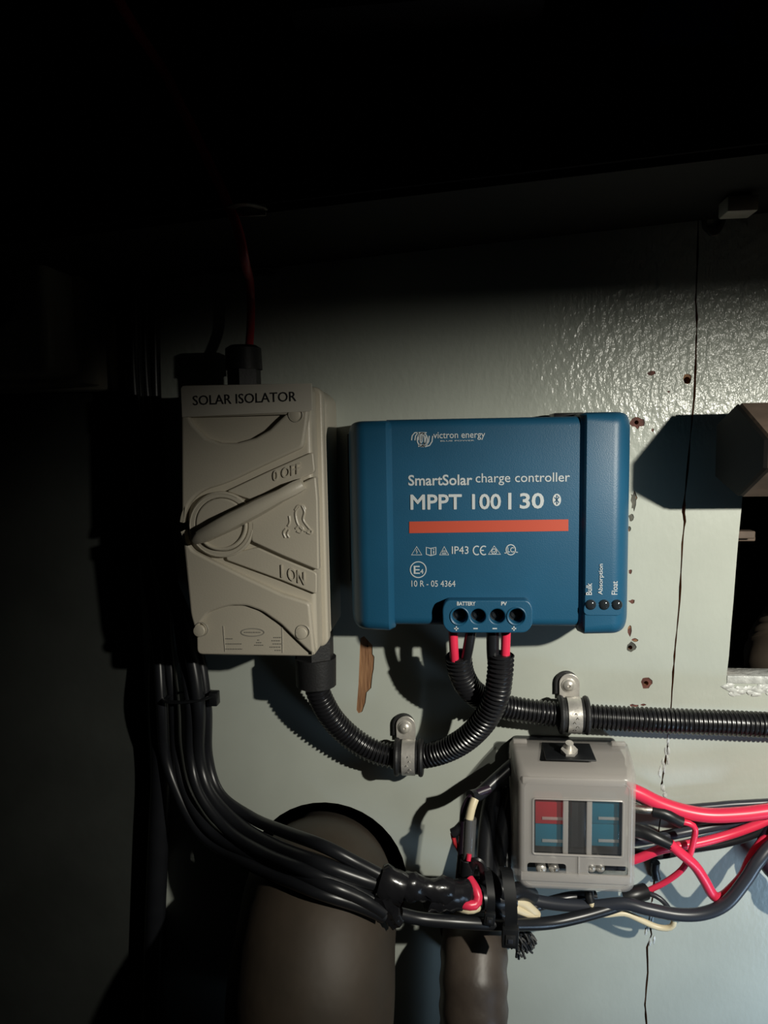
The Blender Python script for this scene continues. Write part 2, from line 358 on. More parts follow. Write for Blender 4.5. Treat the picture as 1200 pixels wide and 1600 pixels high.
# ============================================================ SMALL THINGS ON THE DARK BEAM
bm = bmesh.new(); pxbox(bm, 1131, 1174, 250, 278, .131, .145, .0012)
BT = 0
c = W(1152, 264, .10)
bm.free(); bm = bmesh.new()
zb1 = A.z+(B.z-A.z)*((c.x-A.x)/(B.x-A.x))
pc = W(1152, 264, .05); zbm = A.z+(B.z-A.z)*((pc.x-A.x)/(B.x-A.x))
box(bm, pc.x-.009, pc.x+.009, zbm-.009, zbm+.0005, .045, .062, .0012)
tag(obj('connector_block', bm, M['label_white']), 'small pale block under the dark overhead beam at top right', 'block')
# eyelet plate on wall, top right
e = thing('eyelet_plate', 'small grey teardrop eyelet plate on dark wall below the beam, upper right', 'bracket', W(1115, 350, 0))
tri = [(1096, 334), (1134, 331), (1133, 346), (1122, 368), (1110, 371), (1097, 358)]
plate('plate', [roundpoly([XZ(*p) for p in tri], .002), circ(*XZ(1114, 347), .0045, 18)], .0, .0025, M['dull_steel'], e, .0005)
# blue cloth and brown item far up
bm = bmesh.new(); bmesh.ops.create_grid(bm, x_segments=14, y_segments=10, size=1)
a = W(1075, 20, .135)
for v in bm.verts:
    x, y = v.co.x, v.co.y; v.co = Vector((a.x+x*.022+.002*math.sin(y*5), -.140-.003*math.sin(x*7+y*2), a.z+y*.016+.0015*math.sin(x*6)))
bmesh.ops.solidify(bm, geom=bm.faces[:], thickness=.0015)
tag(obj('blue_cloth', bm, M['bluecloth']), 'dim blue cloth tucked against the beam at the top edge, right', 'cloth')
# saddle brackets on the beam/wall carrying the red cable
for i, (x, y, lb) in enumerate(((388, 330, 'upper pale saddle bracket holding the dim red cable under the beam'), (412, 425, 'lower pale saddle bracket beside the dim red cable, above the isolator'))):
    t = thing('saddle_bracket', lb, 'bracket', W(x, y, 0 if i else .131))
    dd = 0 if i else .131; p0 = W(x, y, dd); bm = bmesh.new(); box(bm, p0.x-.010, p0.x+.010, p0.z-.003, p0.z+.003, dd, dd+.0015, .0004)
    obj('foot_plate', bm, M['dull_steel'], t)
    bm = bmesh.new(); pts = [Vector((p0.x-.009+.009*(1-math.cos(a)), -dd-.001-.011*math.sin(a), p0.z)) for a in [k*math.pi/10 for k in range(11)]]
    sweep(bm, pts, .0028, 6, flat=.25); obj('strap', bm, M['dull_steel'], t)
# dim red cable to the isolator
tag(cable('red_cable', [(150, -60, .175), (185, 0, .17), (215, 50, .16), (252, 105, .15), (290, 180, .145), (325, 250, .137), (350, 305, .136), (372, 360, .134), (384, 415, .12), (391, 445, .04), (392, 500, .03), (388, 560, .04)], .0028, M['red_dull'], step=.004),
    'dim red cable coming down from the ceiling into the gland on top of the isolator', 'cable')

# ============================================================ SECOND SWITCH BOX (far left)
t = thing('switch_box', 'dim beige switch box at the left edge, cut off by the frame', 'box', W(60, 600, 0))
xa = W(68, 450, .078).x; ztop = W(68, 330, .078).z; zbot = W(68, 585, .078).z
bm = bmesh.new(); box(bm, xa-.09, xa+.004, zbot-.004, ztop+.003, 0, .04, .004); obj('base', bm, M['beige'], t)
bm = bmesh.new(); box(bm, xa-.087, xa, zbot, ztop, .036, .078, .006, 3); obj('cover', bm, M['beige'], t)
bm = bmesh.new(); box(bm, xa-.092, xa+.012, zbot-.007, zbot+.05, 0, .016, .003); obj('flange', bm, M['beige'], t)
bm = bmesh.new(); k0 = W(10, 462, .085); disc(bm, (k0.x-.018, -.078, k0.z), .019, .006, 32, .001)
hb = obj('knob', bm, M['black'], t)
bm = bmesh.new(); sweep(bm, resample(spline([Vector((k0.x-.036, -.089, k0.z+.012)), Vector((k0.x-.018, -.090, k0.z+.004)), Vector((k0.x+.004, -.089, k0.z-.004))]), .002), .0048, 10); obj('lever', bm, M['black'], hb)

# ============================================================ SOLAR ISOLATOR
D0 = .080
iso = thing('isolator_switch', 'beige rotary isolator switch marked SOLAR ISOLATOR, left of the blue controller', 'switch', W(390, 1028, 0))
c_tl = XZ(281, 603, .078); c_br = XZ(495, 1029, .078)
X0, X1, Z0, Z1 = c_tl[0], c_br[0], c_br[1], c_tl[1]
plate('base', [roundpoly([(X0+.003, Z0+.006), (X1+.004, Z0+.006), (X1+.004, Z1-.008), (X1-.004, Z1-.001), (X0+.003, Z1-.001)], .006)], 0, .046, M['beige'], iso, .0025)
plate('rim', [rrect(X0+.0005, X1+.0035, Z0+.001, Z1-.001, .006)], .044, .055, M['beige'], iso, .0016, 3)
plate('cover', [rrect(X0, X1, Z0, Z1, .0065)], .0535, .0755, M['beige'], iso, .003, 4)
for dz in (.0, ):
    bm = bmesh.new(); zc = (Z0+Z1)/2
    box(bm, X0-.002, X0+.002, zc-.013, zc+.016, .03, .05, .0008); obj('side_catch', bm, M['black'], iso)
# raised lobes (above and below the fan of the handle)
KC = (346, 820)
def kc(r, a): return (KC[0]+r*math.cos(math.radians(a)), KC[1]-r*math.sin(math.radians(a)))
top_arc = [(305, 667), (322, 684), (345, 692), (372, 692), (400, 684), (422, 671), (438, 655)]
arcr = [kc(60, a) for a in (112, 128, 145, 165, 178)]
top_lobe = [(283, 602), (486, 599), (480, 660), (474, 699), (420, 724), (365, 750), (345, 758)]+arcr+[(284, 815)]
plate('upper_lobe', [roundpoly([XZ(*p, D0) for p in top_lobe], .003), [XZ(*p, D0) for p in [(296, 652), (302, 663)]+top_arc[1:]+[(446, 648)]]], .072, D0+.001, M['beige'], iso, .0018, 3)
bot_arc = [(318, 968), (326, 957), (345, 950), (362, 946), (385, 946), (410, 955), (440, 976), (462, 998), (480, 1015)]
arcl = [kc(60, a) for a in (188, 205, 222)]
bot_lobe = [(285, 830)]+arcl+[(332, 876), (380, 900), (440, 928), (484, 942), (488, 985), (492, 1024), (486, 1020)]+bot_arc[::-1]+[(305, 985), (298, 960)]
plate('lower_lobe', [roundpoly([XZ(*p, D0) for p in bot_lobe], .0025)], .072, D0+.001, M['beige'], iso, .0016, 3)
plate('lower_panel', [roundpoly([XZ(*p, D0-.001) for p in [(306, 975), (320, 958), (365, 940), (400, 945), (440, 975), (490, 1026), (307, 1023)]], .004)], .072, D0-.0016, M['beige'], iso, .001)
# fan tiles
plate('off_band', [roundpoly([XZ(*p, D0) for p in [(352, 768), (420, 736), (488, 706), (491, 738), (440, 762), (395, 783)]], .002)], .073, D0-.0018, M['beige'], iso, .0008)
plate('fan_panel', [roundpoly([XZ(*p, D0) for p in [(392, 800), (440, 770), (493, 744), (496, 780), (498, 892), (440, 868), (392, 846)]], .002)], .073, D0-.0002, M['beige'], iso, .001)
plate('on_band', [roundpoly([XZ(*p, D0) for p in [(352, 868), (400, 856), (440, 874), (494, 896), (494, 930), (440, 908), (352, 876)]], .002)], .073, D0-.0018, M['beige'], iso, .0008)
plate('knob_collar', [circ(*XZ(KC[0], KC[1], D0), .0215, 48), circ(*XZ(KC[0], KC[1], D0), .0175, 48)[::-1]], .073, D0-.0002, M['beige'], iso, .0008)
# knob: disc + lever
kb = plate('knob', [circ(*XZ(KC[0], KC[1], D0), .0172, 56)], .073, D0+.0005, M['beige'], iso, .0012, 3)
bm = bmesh.new()
a = W(299, 846, .09); b_ = W(470, 757, .088); ax = (b_-a); ln = ax.length; ax.normalize(); sd = ax.cross(Vector((0, -1, 0))).normalized()
if sd.z < 0: sd = -sd
st = [(0, .0022, .0032, .0885), (.08, .0036, .0052, .0925), (.35, .0040, .0064, .094), (.62, .0036, .0058, .0925), (.80, .0030, .0046, .0895), (.93, .0034, .0046, .0875), (1, .0030, .0038, .0845)]
rings = []
for t_, wt, wb, dt in st:
    c = a+ax*(ln*t_)
    prof = [(-wb, .0775), (-wt-.0006, dt-.0018), (-wt*.75, dt-.0005), (-wt*.3, dt), (wt*.3, dt), (wt*.75, dt-.0005), (wt+.0006, dt-.0018), (wb, .0775)]
    rings.append([bm.verts.new(Vector((c.x, 0, c.z))+sd*s_+Vector((0, -d_, 0))) for s_, d_ in prof])
for r0_, r1_ in zip(rings, rings[1:]):
    for i in range(8): bm.faces.new((r0_[i], r0_[(i+1) % 8], r1_[(i+1) % 8], r1_[i]))
bm.faces.new(rings[0]); bm.faces.new(rings[-1]); obj('lever', bm, M['beige'], kb)
# scooped half of the knob below the lever
bm = bmesh.new()
pts = [kc(38, a_) for a_ in (215, 235, 255, 275, 295, 315, 335, 355, 12)]
sweep(bm, resample(spline([W(x, y, D0+.0012) for x, y in pts]), .0015), .0011, 8); obj('knob_lip', bm, M['beige'], kb)
bm = bmesh.new(); sweep(bm, [W(*kc(49, a_), D0-.0006) for a_ in range(60, 360, 10)], .0007, 6); obj('collar_bead', bm, M['beige'], iso)
# screw plugs
for x, y in ((462, 648), (315, 983), (473, 987)):
    bm = bmesh.new(); disc(bm, W(x, y, .076), .0040, .0056, 24, .0006); pg = obj('screw_plug', bm, M['beige'], iso)
    bm = bmesh.new(); cc = W(x, y, .0812); ring = [cc+Vector((.0044*math.cos(t), 0, .0044*math.sin(t))) for t in [k*math.pi/12 for k in range(25)]]
    sweep(bm, ring, .00045, 6, cap=False); obj('plug_rim', bm, M['beige_dark'], pg)
# label strip & letters
plate('label_strip', [[XZ(283, 607, .0815), XZ(286, 603, .0815), XZ(487, 599, .0815), XZ(488, 640, .0815), XZ(480, 643, .0815), XZ(285, 652, .0815)]], .0808, .0822, M['label_white'], iso, .0002)
bm_t = text('label_text', 'SOLAR ISOLATOR', 302, 463, 613, 632, .0823, M['ink'], iso, .004, skew=.0012)
text('off_marking', '0 OFF', 427, 470, 729, 746, D0-.0016, M['beige'], iso, .01, th=.0008, skew=.0052)
text('on_marking', '1 ON', 440, 476, 888, 908, D0-.0016, M['beige'], iso, .01, th=.0008, skew=-.005)
# moulded padlock / hand symbol on the fan
bm = bmesh.new()
for pts in ([(468, 792), (462, 800), (464, 815), (470, 825), (478, 830), (484, 828)], [(472, 790), (476, 800), (474, 812), (482, 824), (488, 830)], [(461, 797), (466, 790), (474, 790), (477, 796)],
            [(462, 826), (468, 822), (474, 826), (470, 832), (464, 830)], [(452, 806), (453, 816), (450, 822)], [(447, 826), (443, 832), (446, 840)], [(452, 828), (449, 834), (452, 840)], [(480, 832), (486, 834), (488, 828)]):
    sweep(bm, resample(spline([W(x, y, D0-.0002) for x, y in pts]), .001), .0008, 6)
obj('moulded_symbol', bm, M['beige'], iso)
# tiny maker print
bm = bmesh.new()
oval = [(395+18*math.cos(t), 988+6*math.sin(t)) for t in [k*math.pi/12 for k in range(24)]]
ribbon(bm, oval, 1.6, D0-.0015, closed=True)
for y, x0, x1 in ((988, 382, 408), (998, 353, 364), (1006, 353, 378), (1014, 353, 380), (996, 428, 440), (1001, 425, 440), (1006, 427, 440), (1011, 422, 440), (1016, 430, 440), (1008, 398, 412), (1004, 401, 409), (1000, 403, 406)):
    xx = x0
    while xx < x1-1:
        l = random.uniform(1.5, 3.5); ribbon(bm, [(xx, y), (min(xx+l, x1), y)], 1.6, D0-.0015); xx += l+1
obj('maker_print', bm, M['greyink'], iso)
for p_, q_ in (((349, 978), (352, 1018)), ((441, 980), (442, 1020))):
    bm = bmesh.new(); ribbon(bm, [p_, q_], .9, D0-.0014); obj('print_border', bm, M['label_white'], iso)
# glands above and below
for nm, (x, y0, y1, dd, r), lb in (('cable_gland', (382, 598, 540, .040, .0125), 'black cable gland on top of the isolator switch, red cable entering it'),
                                  ('cable_gland', (493, 1026, 1074, .034, .0148), 'fat black cable gland under the isolator with the conduit leaving it')):
    p0 = W(x, y0, dd); p1 = W(x, y1, dd); up = (p1-p0).z
    g = thing(nm, lb, 'cable gland', (p0.x, -dd, p0.z))
    zi = (Z1-.001) if up > 0 else Z0+.006
    bm = bmesh.new()
    pth = [Vector((p0.x, -dd, zi)), Vector((p0.x, -dd, zi+(p1.z-zi)*.45)), Vector((p0.x, -dd, zi+(p1.z-zi)*.5)), Vector((p0.x, -dd, p1.z-math.copysign(.002, up))), Vector((p0.x, -dd, p1.z))]
    sweep(bm, pth[:2], r*.93, 6); obj('lock_nut', bm, M['rubber'], g)
    bm = bmesh.new(); rr = [r, r, r*.97, r*.72]; i_ = [0]
    seq = [pth[1], pth[2], pth[3], pth[4]]
    def rf(s, t, q=i_, rr=rr):
        v = rr[min(q[0], 3)]; q[0] += 1; return v
    sweep(bm, seq, rf, 20); obj('gland_cap', bm, M['rubber'], g)

# ============================================================ CHARGE CONTROLLER
mp_ = thing('charge_controller', 'blue solar charge controller with white print and orange stripe', 'charge controller', W(765, 980, 0))
zt_, zb_ = W(765, 653, .062).z, W(765, 977, .062).z
xl, x1, x2, xr = W(549, 800, .045).x, W(614, 800, .07).x, W(906, 800, .07).x, W(979, 800, .045).x
def section(x, dfront, z0, z1, r, rb=.004):
    out = []
    for cd, cz, a, rr in ((dfront-r, z1-r, 0, r), (.010+rb, z1-rb, 90, rb), (.010+rb, z0+rb, 180, rb), (dfront-r, z0+r, 270, r)):
        for i in range(7):
            t = math.radians(a+15*i); out.append(Vector((x, -(cd+rr*math.cos(t)), cz+rr*math.sin(t))))
    return out
def loft(name, secs, m, parent):
    bm = bmesh.new(); R_ = [[bm.verts.new(p) for p in s] for s in secs]
    for a, b in zip(R_, R_[1:]):
        for i in range(len(a)): bm.faces.new((a[i], a[(i+1) % len(a)], b[(i+1) % len(a)], b[i]))
    bm.faces.new(R_[0]); bm.faces.new(R_[-1]); return obj(name, bm, m, parent)
FC = .0665
loft('housing', [section(x, FC, zb_, zt_, .006) for x in (x1-.004, x2+.004)], M['blue'], mp_)
def endcap(name, xin, xout, ez0, ez1):
    secs = []; sg = 1 if xout > xin else -1; Wd = abs(xout-xin); R1 = .014
    secs.append(section(xin, FC-.003, ez0+.002, ez1-.002, .0055)); secs.append(section(xin+sg*.0004, FC+.0004, ez0+.001, ez1-.001, .0055)); secs.append(section(xin+sg*.0038, FC+.0042, ez0, ez1, .006))
    for k in range(0, 13):
        a = k/12*math.pi/2*.98; x = xout-sg*R1+sg*R1*math.sin(a); dd = FC+.0042-.024*(1-math.cos(a)); ins = .007*(1-math.cos(a))**1.4
        secs.append(section(x, dd, ez0+ins, ez1-ins, .008))
    return loft(name, secs, M['blue'], mp_)
endcap('end_cap', x1, xl, zb_-.003, zt_-.0005)
endcap('end_cap', x2, xr, zb_-.004, zt_+.0022)
# mounting bracket behind
bm = bmesh.new(); a = W(864, 648, .03); box(bm, a.x, a.x+.020, zt_-.012, a.z+.001, .006, .035, .001); box(bm, x1, x2+.02, zb_+.02, zt_-.02, 0, .012, .001)
box(bm, xl-.006, xl+.03, zb_+.02, zt_-.008, 0, .018, .001); obj('mounting_bracket', bm, M['black'], mp_)
# terminal block with four screw holes
TD = FC+.0085
tb = [XZ(697, 938, TD), XZ(826, 938, TD), XZ(833, 950, TD), XZ(832, 978, TD), XZ(822, 989, TD), XZ(702, 989, TD), XZ(692, 978, TD), XZ(691, 950, TD)]
hc = [(718, 963), (747, 963), (777, 963), (807, 963)]
blk = plate('terminal_block', [roundpoly(tb, .0035)]+[circ(*XZ(x, y, TD), .0047, 24) for x, y in hc], .050, TD, M['blue'], mp_, .0009, 3)
for (x, y) in hc:
    bm = bmesh.new(); c_ = W(x, y, TD); disc(bm, (c_.x, -FC, c_.z), .0050, .0006, 20); screw(bm, (c_.x, -FC-.0006, c_.z), .0034, .0012); obj('terminal_screw', bm, M['black'], blk)
for (x, y) in (hc[0], hc[3]):
    bm = bmesh.new(); c_ = W(x, y, TD+.0002); sweep(bm, [c_+Vector((.0058*math.cos(t), 0, .0058*math.sin(t))) for t in [k*math.pi/14 for k in range(29)]], .0005, 6, cap=False); obj('hole_ring', bm, M['blue'], blk)
text('battery_text', 'BATTERY', 714, 743, 940, 946, TD, M['white'], blk, .03)
text('pv_text', 'PV', 783, 792, 940, 946, TD, M['white'], blk, .03)
bm = bmesh.new()
for x, plus in ((713, 1), (743, 0), (773, 0), (803, 1)):
    ribbon(bm, [(x-3.5, 982), (x+3.5, 982)], 1.8, TD)
    if plus: ribbon(bm, [(x, 978.5), (x, 985.5)], 1.8, TD)
obj('polarity_marks', bm, M['white'], blk)
# print on the front
F = FC+.0001
text('brand_text', 'victron energy', 677, 758, 674, 688.5, F, M['white'], mp_, .008)
text('brand_line', 'BLUE POWER', 688, 741, 687.2, 690, F, M['white'], mp_, .01)
bm = bmesh.new()
for k in range(4):
    ribbon(bm, [(643+k*5.2, 688), (644+k*5.2, 681), (648+k*5.2, 676), (654+k*4.2, 676)], 1.7, F)
    ribbon(bm, [(676-k*5.2, 681), (675-k*5.2, 690), (671-k*5.2, 696), (664-k*3.4, 698)], 1.7, F)
el = [(660+8*math.cos(t), 687+10.5*math.sin(t)) for t in [k*math.pi/10 for k in range(20)]]; ribbon(bm, el, 1.7, F, closed=True)
el = [(660+3.5*math.cos(t), 687+9.5*math.sin(t)) for t in [k*math.pi/10 for k in range(20)]]; ribbon(bm, el, 1.5, F, closed=True)
obj('wave_logo', bm, M['white'], mp_)
text('series_text', 'SmartSolar', 638, 738, 741, 759, F, M['white'], mp_, .018)
text('product_text', 'charge controller', 743, 890.5, 738, 758.5, F, M['white'], mp_, .004)
text('model_text', 'MPPT 100', 642, 782, 772, 796, F, M['white'], mp_, 0, .0003)
text('model_text', 'I', 794, 799, 770, 796, F, M['white'], mp_, .02)
text('model_text', '30', 812, 850, 770, 795, F, M['white'], mp_, .022)
bt = [(870+6.6*math.cos(t), 781+9.6*math.sin(t)) for t in [k*math.pi/12 for k in range(24)]]
plate('wireless_logo', [[XZ(*p, F) for p in bt]], F, F+.0002, M['white'], mp_)
bm = bmesh.new(); ribbon(bm, [(866.5, 777), (873.5, 785), (870, 788.5), (870, 773.5), (873.5, 777), (866.5, 785)], 1.3, F+.0002); obj('wireless_rune', bm, M['blue'], mp_)
plate('stripe', [[XZ(639.5, 815, F), XZ(888, 811.5, F), XZ(888, 829.5, F), XZ(639.5, 833, F)]], F-.0005, F+.0003, M['orange'], mp_)
bm = bmesh.new()
ribbon(bm, [(651, 854), (659, 867), (643, 867)], 1.4, F, closed=True); ribbon(bm, [(651, 858), (650, 862), (652, 861), (651, 865)], 1, F)
ribbon(bm, [(666, 855), (673, 857), (681, 855), (681, 866), (673, 868), (666, 866)], 1.4, F, closed=True); ribbon(bm, [(673.5, 857), (673.5, 867)], 1.3, F); ribbon(bm, [(677.5, 857.5), (677.5, 859)], 1.6, F); ribbon(bm, [(677.5, 860.5), (677.5, 865)], 1.6, F)
ribbon(bm, [(694, 854), (701, 867), (687, 867)], 1.4, F, closed=True); ribbon(bm, [(690.5, 865), (697.5, 865)], 1.1, F)
for q in (691.5, 694, 696.5): ribbon(bm, [(q, 863.5), (q+.8, 861), (q-.6, 859.5)], .9, F)
for cx in (745, 756): ribbon(bm, [(cx+6.2*math.cos(t)*.9, 860-6.8*math.sin(t)) for t in [math.radians(k) for k in range(55, 306, 25)]], 1.8, F)
ribbon(bm, [(751, 860), (756, 860)], 1.6, F)
ribbon(bm, [(772, 853), (782, 866), (763, 866)], 1.4, F, closed=True); ribbon(bm, [(772+4*math.cos(t), 861.5+4*math.sin(t)) for t in [k*math.pi/6 for k in range(12)]], 1.1, F, closed=True); ribbon(bm, [(770, 861), (772, 863.5), (775, 859)], 1.1, F)
ribbon(bm, [(798+7.3*math.cos(t), 859+8*math.sin(t)) for t in [k*math.pi/8 for k in range(16)]], 1.4, F, closed=True)
ribbon(bm, [(788, 864), (794, 864)], 1.1, F); ribbon(bm, [(803, 862), (809, 863)], 1.1, F)
ribbon(bm, [(653.5+12.3*math.cos(t), 890+12.3*math.sin(t)) for t in [k*math.pi/14 for k in range(28)]], 1.5, F, closed=True)
obj('approval_marks', bm, M['white'], mp_)
text('approval_text', 'LC', 793, 803, 855, 863, F, M['white'], mp_, .01)
text('approval_text', 'IP43', 706, 732, 853.5, 865.5, F, M['white'], mp_, .004)
text('approval_text', 'E', 646.5, 656, 884, 896.5, F, M['white'], mp_, .01)
text('approval_text', '4', 656.5, 661.5, 889, 896.5, F, M['white'], mp_, .01)
text('approval_text', '10 R - 05 4364', 643, 711.5, 907, 916.5, F, M['white'], mp_, .004)
# status lights on the right cap
LD = FC+.0042
for s_, xa_, ya, yb in (('Bulk', 919, 911, 929.5), ('Absorption', 938, 881, 929), ('Float', 959, 908, 929)):
    text('status_text', s_, xa_-3.5, xa_+6, ya, yb, LD+.0004-(.0006 if xa_ > 950 else 0), M['white'], mp_, .008, rot=math.pi/2)
plate('light_recess', [rrect(XZ(912, 946, LD)[0], XZ(972, 946, LD)[0], XZ(0, 954, LD)[1]+.0, XZ(0, 937, LD)[1]+.0, .003)], FC-.004, LD+.0006, M['blue'], mp_, .0004)
for x in (923, 944, 964):
    bm = bmesh.new(); c_ = W(x, 945, LD+.0003); screw(bm, c_, .0032, .0018, cross=False); obj('status_light', bm, M['led'], mp_)

# ============================================================ TERMINAL WIRES + CONDUITS
def conduit(name, pts, r, label, mouth=True):
    t = thing(name, label, 'conduit', W(*pts[0]))
    path = resample(spline([W(*p) for p in pts]), .00052); pitch = .0031
    bm = bmesh.new(); sweep(bm, path, lambda s, T: r*(1+.085*max(-1, min(1, 1.6*math.sin(2*math.pi*s/pitch)))), 20, cap=not mouth); obj('tube', bm, M['conduit'], t)
    if mouth:
        bm = bmesh.new(); sweep(bm, resample(spline([W(*p) for p in pts]), .002), r*.82, 16); q = obj('tube_lining', bm, M['black'], t)
    return t
zin = zb_+.004
def wire(name, px, lab, m, pts, r=.0031):
    p0 = W(px, 980, .058); return tag(cable(name, [Vector((p0.x, -.058, zin+.003)), Vector((p0.x, -.058, zin-.006))]+[W(*p) for p in pts], r, m, raw=True), lab, 'wire')
wire('red_wire', 708, 'red wire in the leftmost terminal of the blue controller, battery plus', M['red'], [(709, 1012, .056), (712, 1045, .05), (722, 1075, .044)])
wire('black_wire', 737, 'black wire second from left under the blue controller, battery minus', M['cable'], [(732, 1010, .056), (727, 1040, .05), (730, 1070, .044)], .0036)
wire('black_wire', 770, 'black wire third from left under the blue controller, beside the right red wire', M['cable'], [(770, 1015, .056), (772, 1040, .054), (776, 1070, .052)], .0042)
wire('red_wire', 791, 'red wire in the rightmost terminal of the blue controller, solar plus', M['red'], [(790, 1010, .057), (789, 1035, .056), (786, 1060, .054)])
conduit('corrugated_conduit', [(716, 1024, .050), (722, 1055, .045), (738, 1080, .036), (765, 1097, .026), (800, 1107, .020), (850, 1114, .018), (895, 1118, .018), (960, 1122, .018), (1040, 1126, .018), (1120, 1129, .018), (1290, 1134, .018), (1750, 1134, .018)], .0083,
        'black corrugated conduit from battery terminals running level to the right edge')
conduit('corrugated_conduit', [(783, 1022, .056), (781, 1055, .055), (775, 1090, .052), (757, 1125, .046), (730, 1153, .038), (697, 1172, .028), (660, 1182, .021), (622, 1183, .018), (582, 1173, .018), (548, 1152, .020), (520, 1124, .025), (502, 1093, .031), (492, 1066, .034)], .0082,
        'black corrugated conduit looping from the solar terminals down and up to the isolator', True)

# P-clamps: rubber-lined loop round the conduit, steel tab and screw
def pclamp(px, py, dd, tpx, tpy, label, ang=0):
    c = W(px, py, dd); t = thing('p_clamp', label, 'clamp', (c.x, 0, c.z)); tabc = W(tpx, tpy, .003)
    def loop(bm, r, half, th, x0=0):
        # band wrapped over the tube: section in (d,z), extruded along x
        pts = []
        n = 26
        for k in range(n+1):
            a = math.radians(-170+k*(350/n)); pts.append((dd+r*math.cos(a), c.z+r*math.sin(a)))
        ring = []
        for i, (d_, z_) in enumerate(pts):
            a = math.radians(-170+i*(350/n)); q = []
            for s_, rr in ((-half, r), (half, r), (half, r+th), (-half, r+th)):
                q.append(bm.verts.new((c.x+s_+x0+(dd+rr*math.cos(a)-dd)*0, -(dd+rr*math.cos(a)), c.z+rr*math.sin(a))))
            ring.append(q)
        for a_, b2 in zip(ring, ring[1:]):
            for k in range(4): bm.faces.new((a_[k], a_[(k+1) % 4], b2[(k+1) % 4], b2[k]))
        bm.faces.new(ring[0]); bm.faces.new(ring[-1])
    bm = bmesh.new(); loop(bm, .0089, .0100, .0016); loop(bm, .0098, .0100, .0022, 0)
    obj('rubber_liner', bm, M['rubber'], t)
    bm = bmesh.new()
    for sx_ in (-.0088, .0088):
        bm2 = bm; n = 24; path = [Vector((c.x+sx_, -(dd+.0118*math.cos(a)), c.z+.0118*math.sin(a))) for a in [math.radians(-150+k*12.5) for k in range(n+1)]]
        sweep(bm2, path, .0020, 8)
    obj('liner_lip', bm, M['rubber'], t)
    bm = bmesh.new(); loop(bm, .0121, .0048, .0008); obj('strap', bm, M['steel'], t)
    bm = bmesh.new()
    for (x, z) in ((-.001, -.001), (.0012, -.004), (-.0005, -.007), (.001, .002), (0, .005)):
        p = Vector((c.x+x, -(dd+.0128*math.cos(z/.0128)), c.z+.0128*math.sin(z/.0128)))
        sweep(bm, [p+Vector((-.001, 0, -.0006)), p+Vector((0, 0, .0008)), p+Vector((.001, 0, -.0006))], .0003, 5)
    obj('stamped_marks', bm, M['dull_steel'], t)
    # tab on the wall
    tx, tz = tabc.x, tabc.z; z_low = c.z+.0095
    out = [(tx-.0085, z_low), (tx+.0085, z_low)]+[(tx+.0085*math.cos(a), tz+.0085*math.sin(a)) for a in [k*math.pi/12 for k in range(13)]]
    plate('rubber_tab', [[(x+(-.0012), z) for x, z in out]], 0, .003, M['rubber'], t, .0006)
    out2 = [(tx-.0066, z_low-.002), (tx+.0078, z_low-.002)]+[(tx+.0006+.0074*math.cos(a), tz+.0074*math.sin(a)) for a in [k*math.pi/12 for k in range(13)]]
    plate('tab', [out2], .003, .0048, M['steel'], t, .0004)
    bm = bmesh.new(); disc(bm, (tx, -.0048, tz-.001), .0052, .0008, 24, .0002); screw(bm, (tx, -.0055, tz-.001), .0042, .0024); obj('screw', bm, M['steel'], t)
pclamp(639, 1183, .0185, 633, 1133, 'steel P-clamp with black rubber on the lower looping conduit')
pclamp(896, 1117, .0185, 888, 1067, 'steel P-clamp with black rubber on the level conduit, right of the loop')

# ============================================================ HOSES
hp = [W(484, 1760, .10), W(484, 1600, .095), W(490, 1500, .082), W(498, 1430, .055), W(502, 1392, .015), W(506, 1378, -.04), W(508, 1372, -.12)]
bm = bmesh.new(); sweep(bm, resample(spline(hp), .006), lambda s, T: .0555+.0006*math.sin(s*90), 48)
tag(obj('large_hose', bm, M['hose']), 'large dark brown rubber hose bending out of a hole in the wall, lower left', 'hose')
hp = [W(742, 1760, .060), W(740, 1600, .056), W(740, 1530, .047), W(741, 1480, .030), W(742, 1462, .0), W(742, 1458, -.08)]
bm = bmesh.new(); sweep(bm, resample(spline(hp), .0022), lambda s, T: .0240+.0005*math.sin(s*2*math.pi/.0165), 36)
tag(obj('small_hose', bm, M['hose2']), 'narrow brown ribbed hose under the fuse box wiring, bottom centre', 'hose')
bm = bmesh.new(); random.seed(11)
c = W(812, 1462, .03)
for k in range(120):
    a = random.uniform(0, 6.28); r = random.uniform(0, .008); p = c+Vector((r*math.cos(a), random.uniform(-.006, .006), r*math.sin(a)*1.2))
    q = p+Vector((random.uniform(.000, .006), random.uniform(-.003, .003), random.uniform(-.010, -.001))); sweep(bm, [p, (p+q)/2+Vector((.0005, 0, 0)), q], .0009, 4)
f = obj('frayed_lagging', bm, M['rubber']); tag(f, 'frayed black tuft of lagging beside the narrow ribbed hose top', 'lagging'); f['kind'] = 'stuff'

# ============================================================ OPENING CONTENT (right)
pts = [W(1160+200, 1300, -.07), W(1235, 1070, -.07), W(1222, 1020, -.085), W(1250, 970, -.10), W(1300, 880, -.09)]
bm = bmesh.new(); sweep(bm, resample(spline(pts), .0012), lambda s, T: .027+.0009*math.sin(s*2*math.pi/.0065), 28)
tag(obj('ribbed_hose', bm, M['hose']), 'brown ribbed hose inside the dark opening at the right edge', 'hose')
bm = bmesh.new(); pxbox(bm, 1150, 1181, 830, 842, -.075, -.065, .001); pxbox(bm, 1140, 1181, 838, 846, -.095, -.075, .001)
tag(obj('timber_cleat', bm, M['beamwood'], smooth=False), 'small pale cleat inside the upper part of the dark opening', 'cleat')
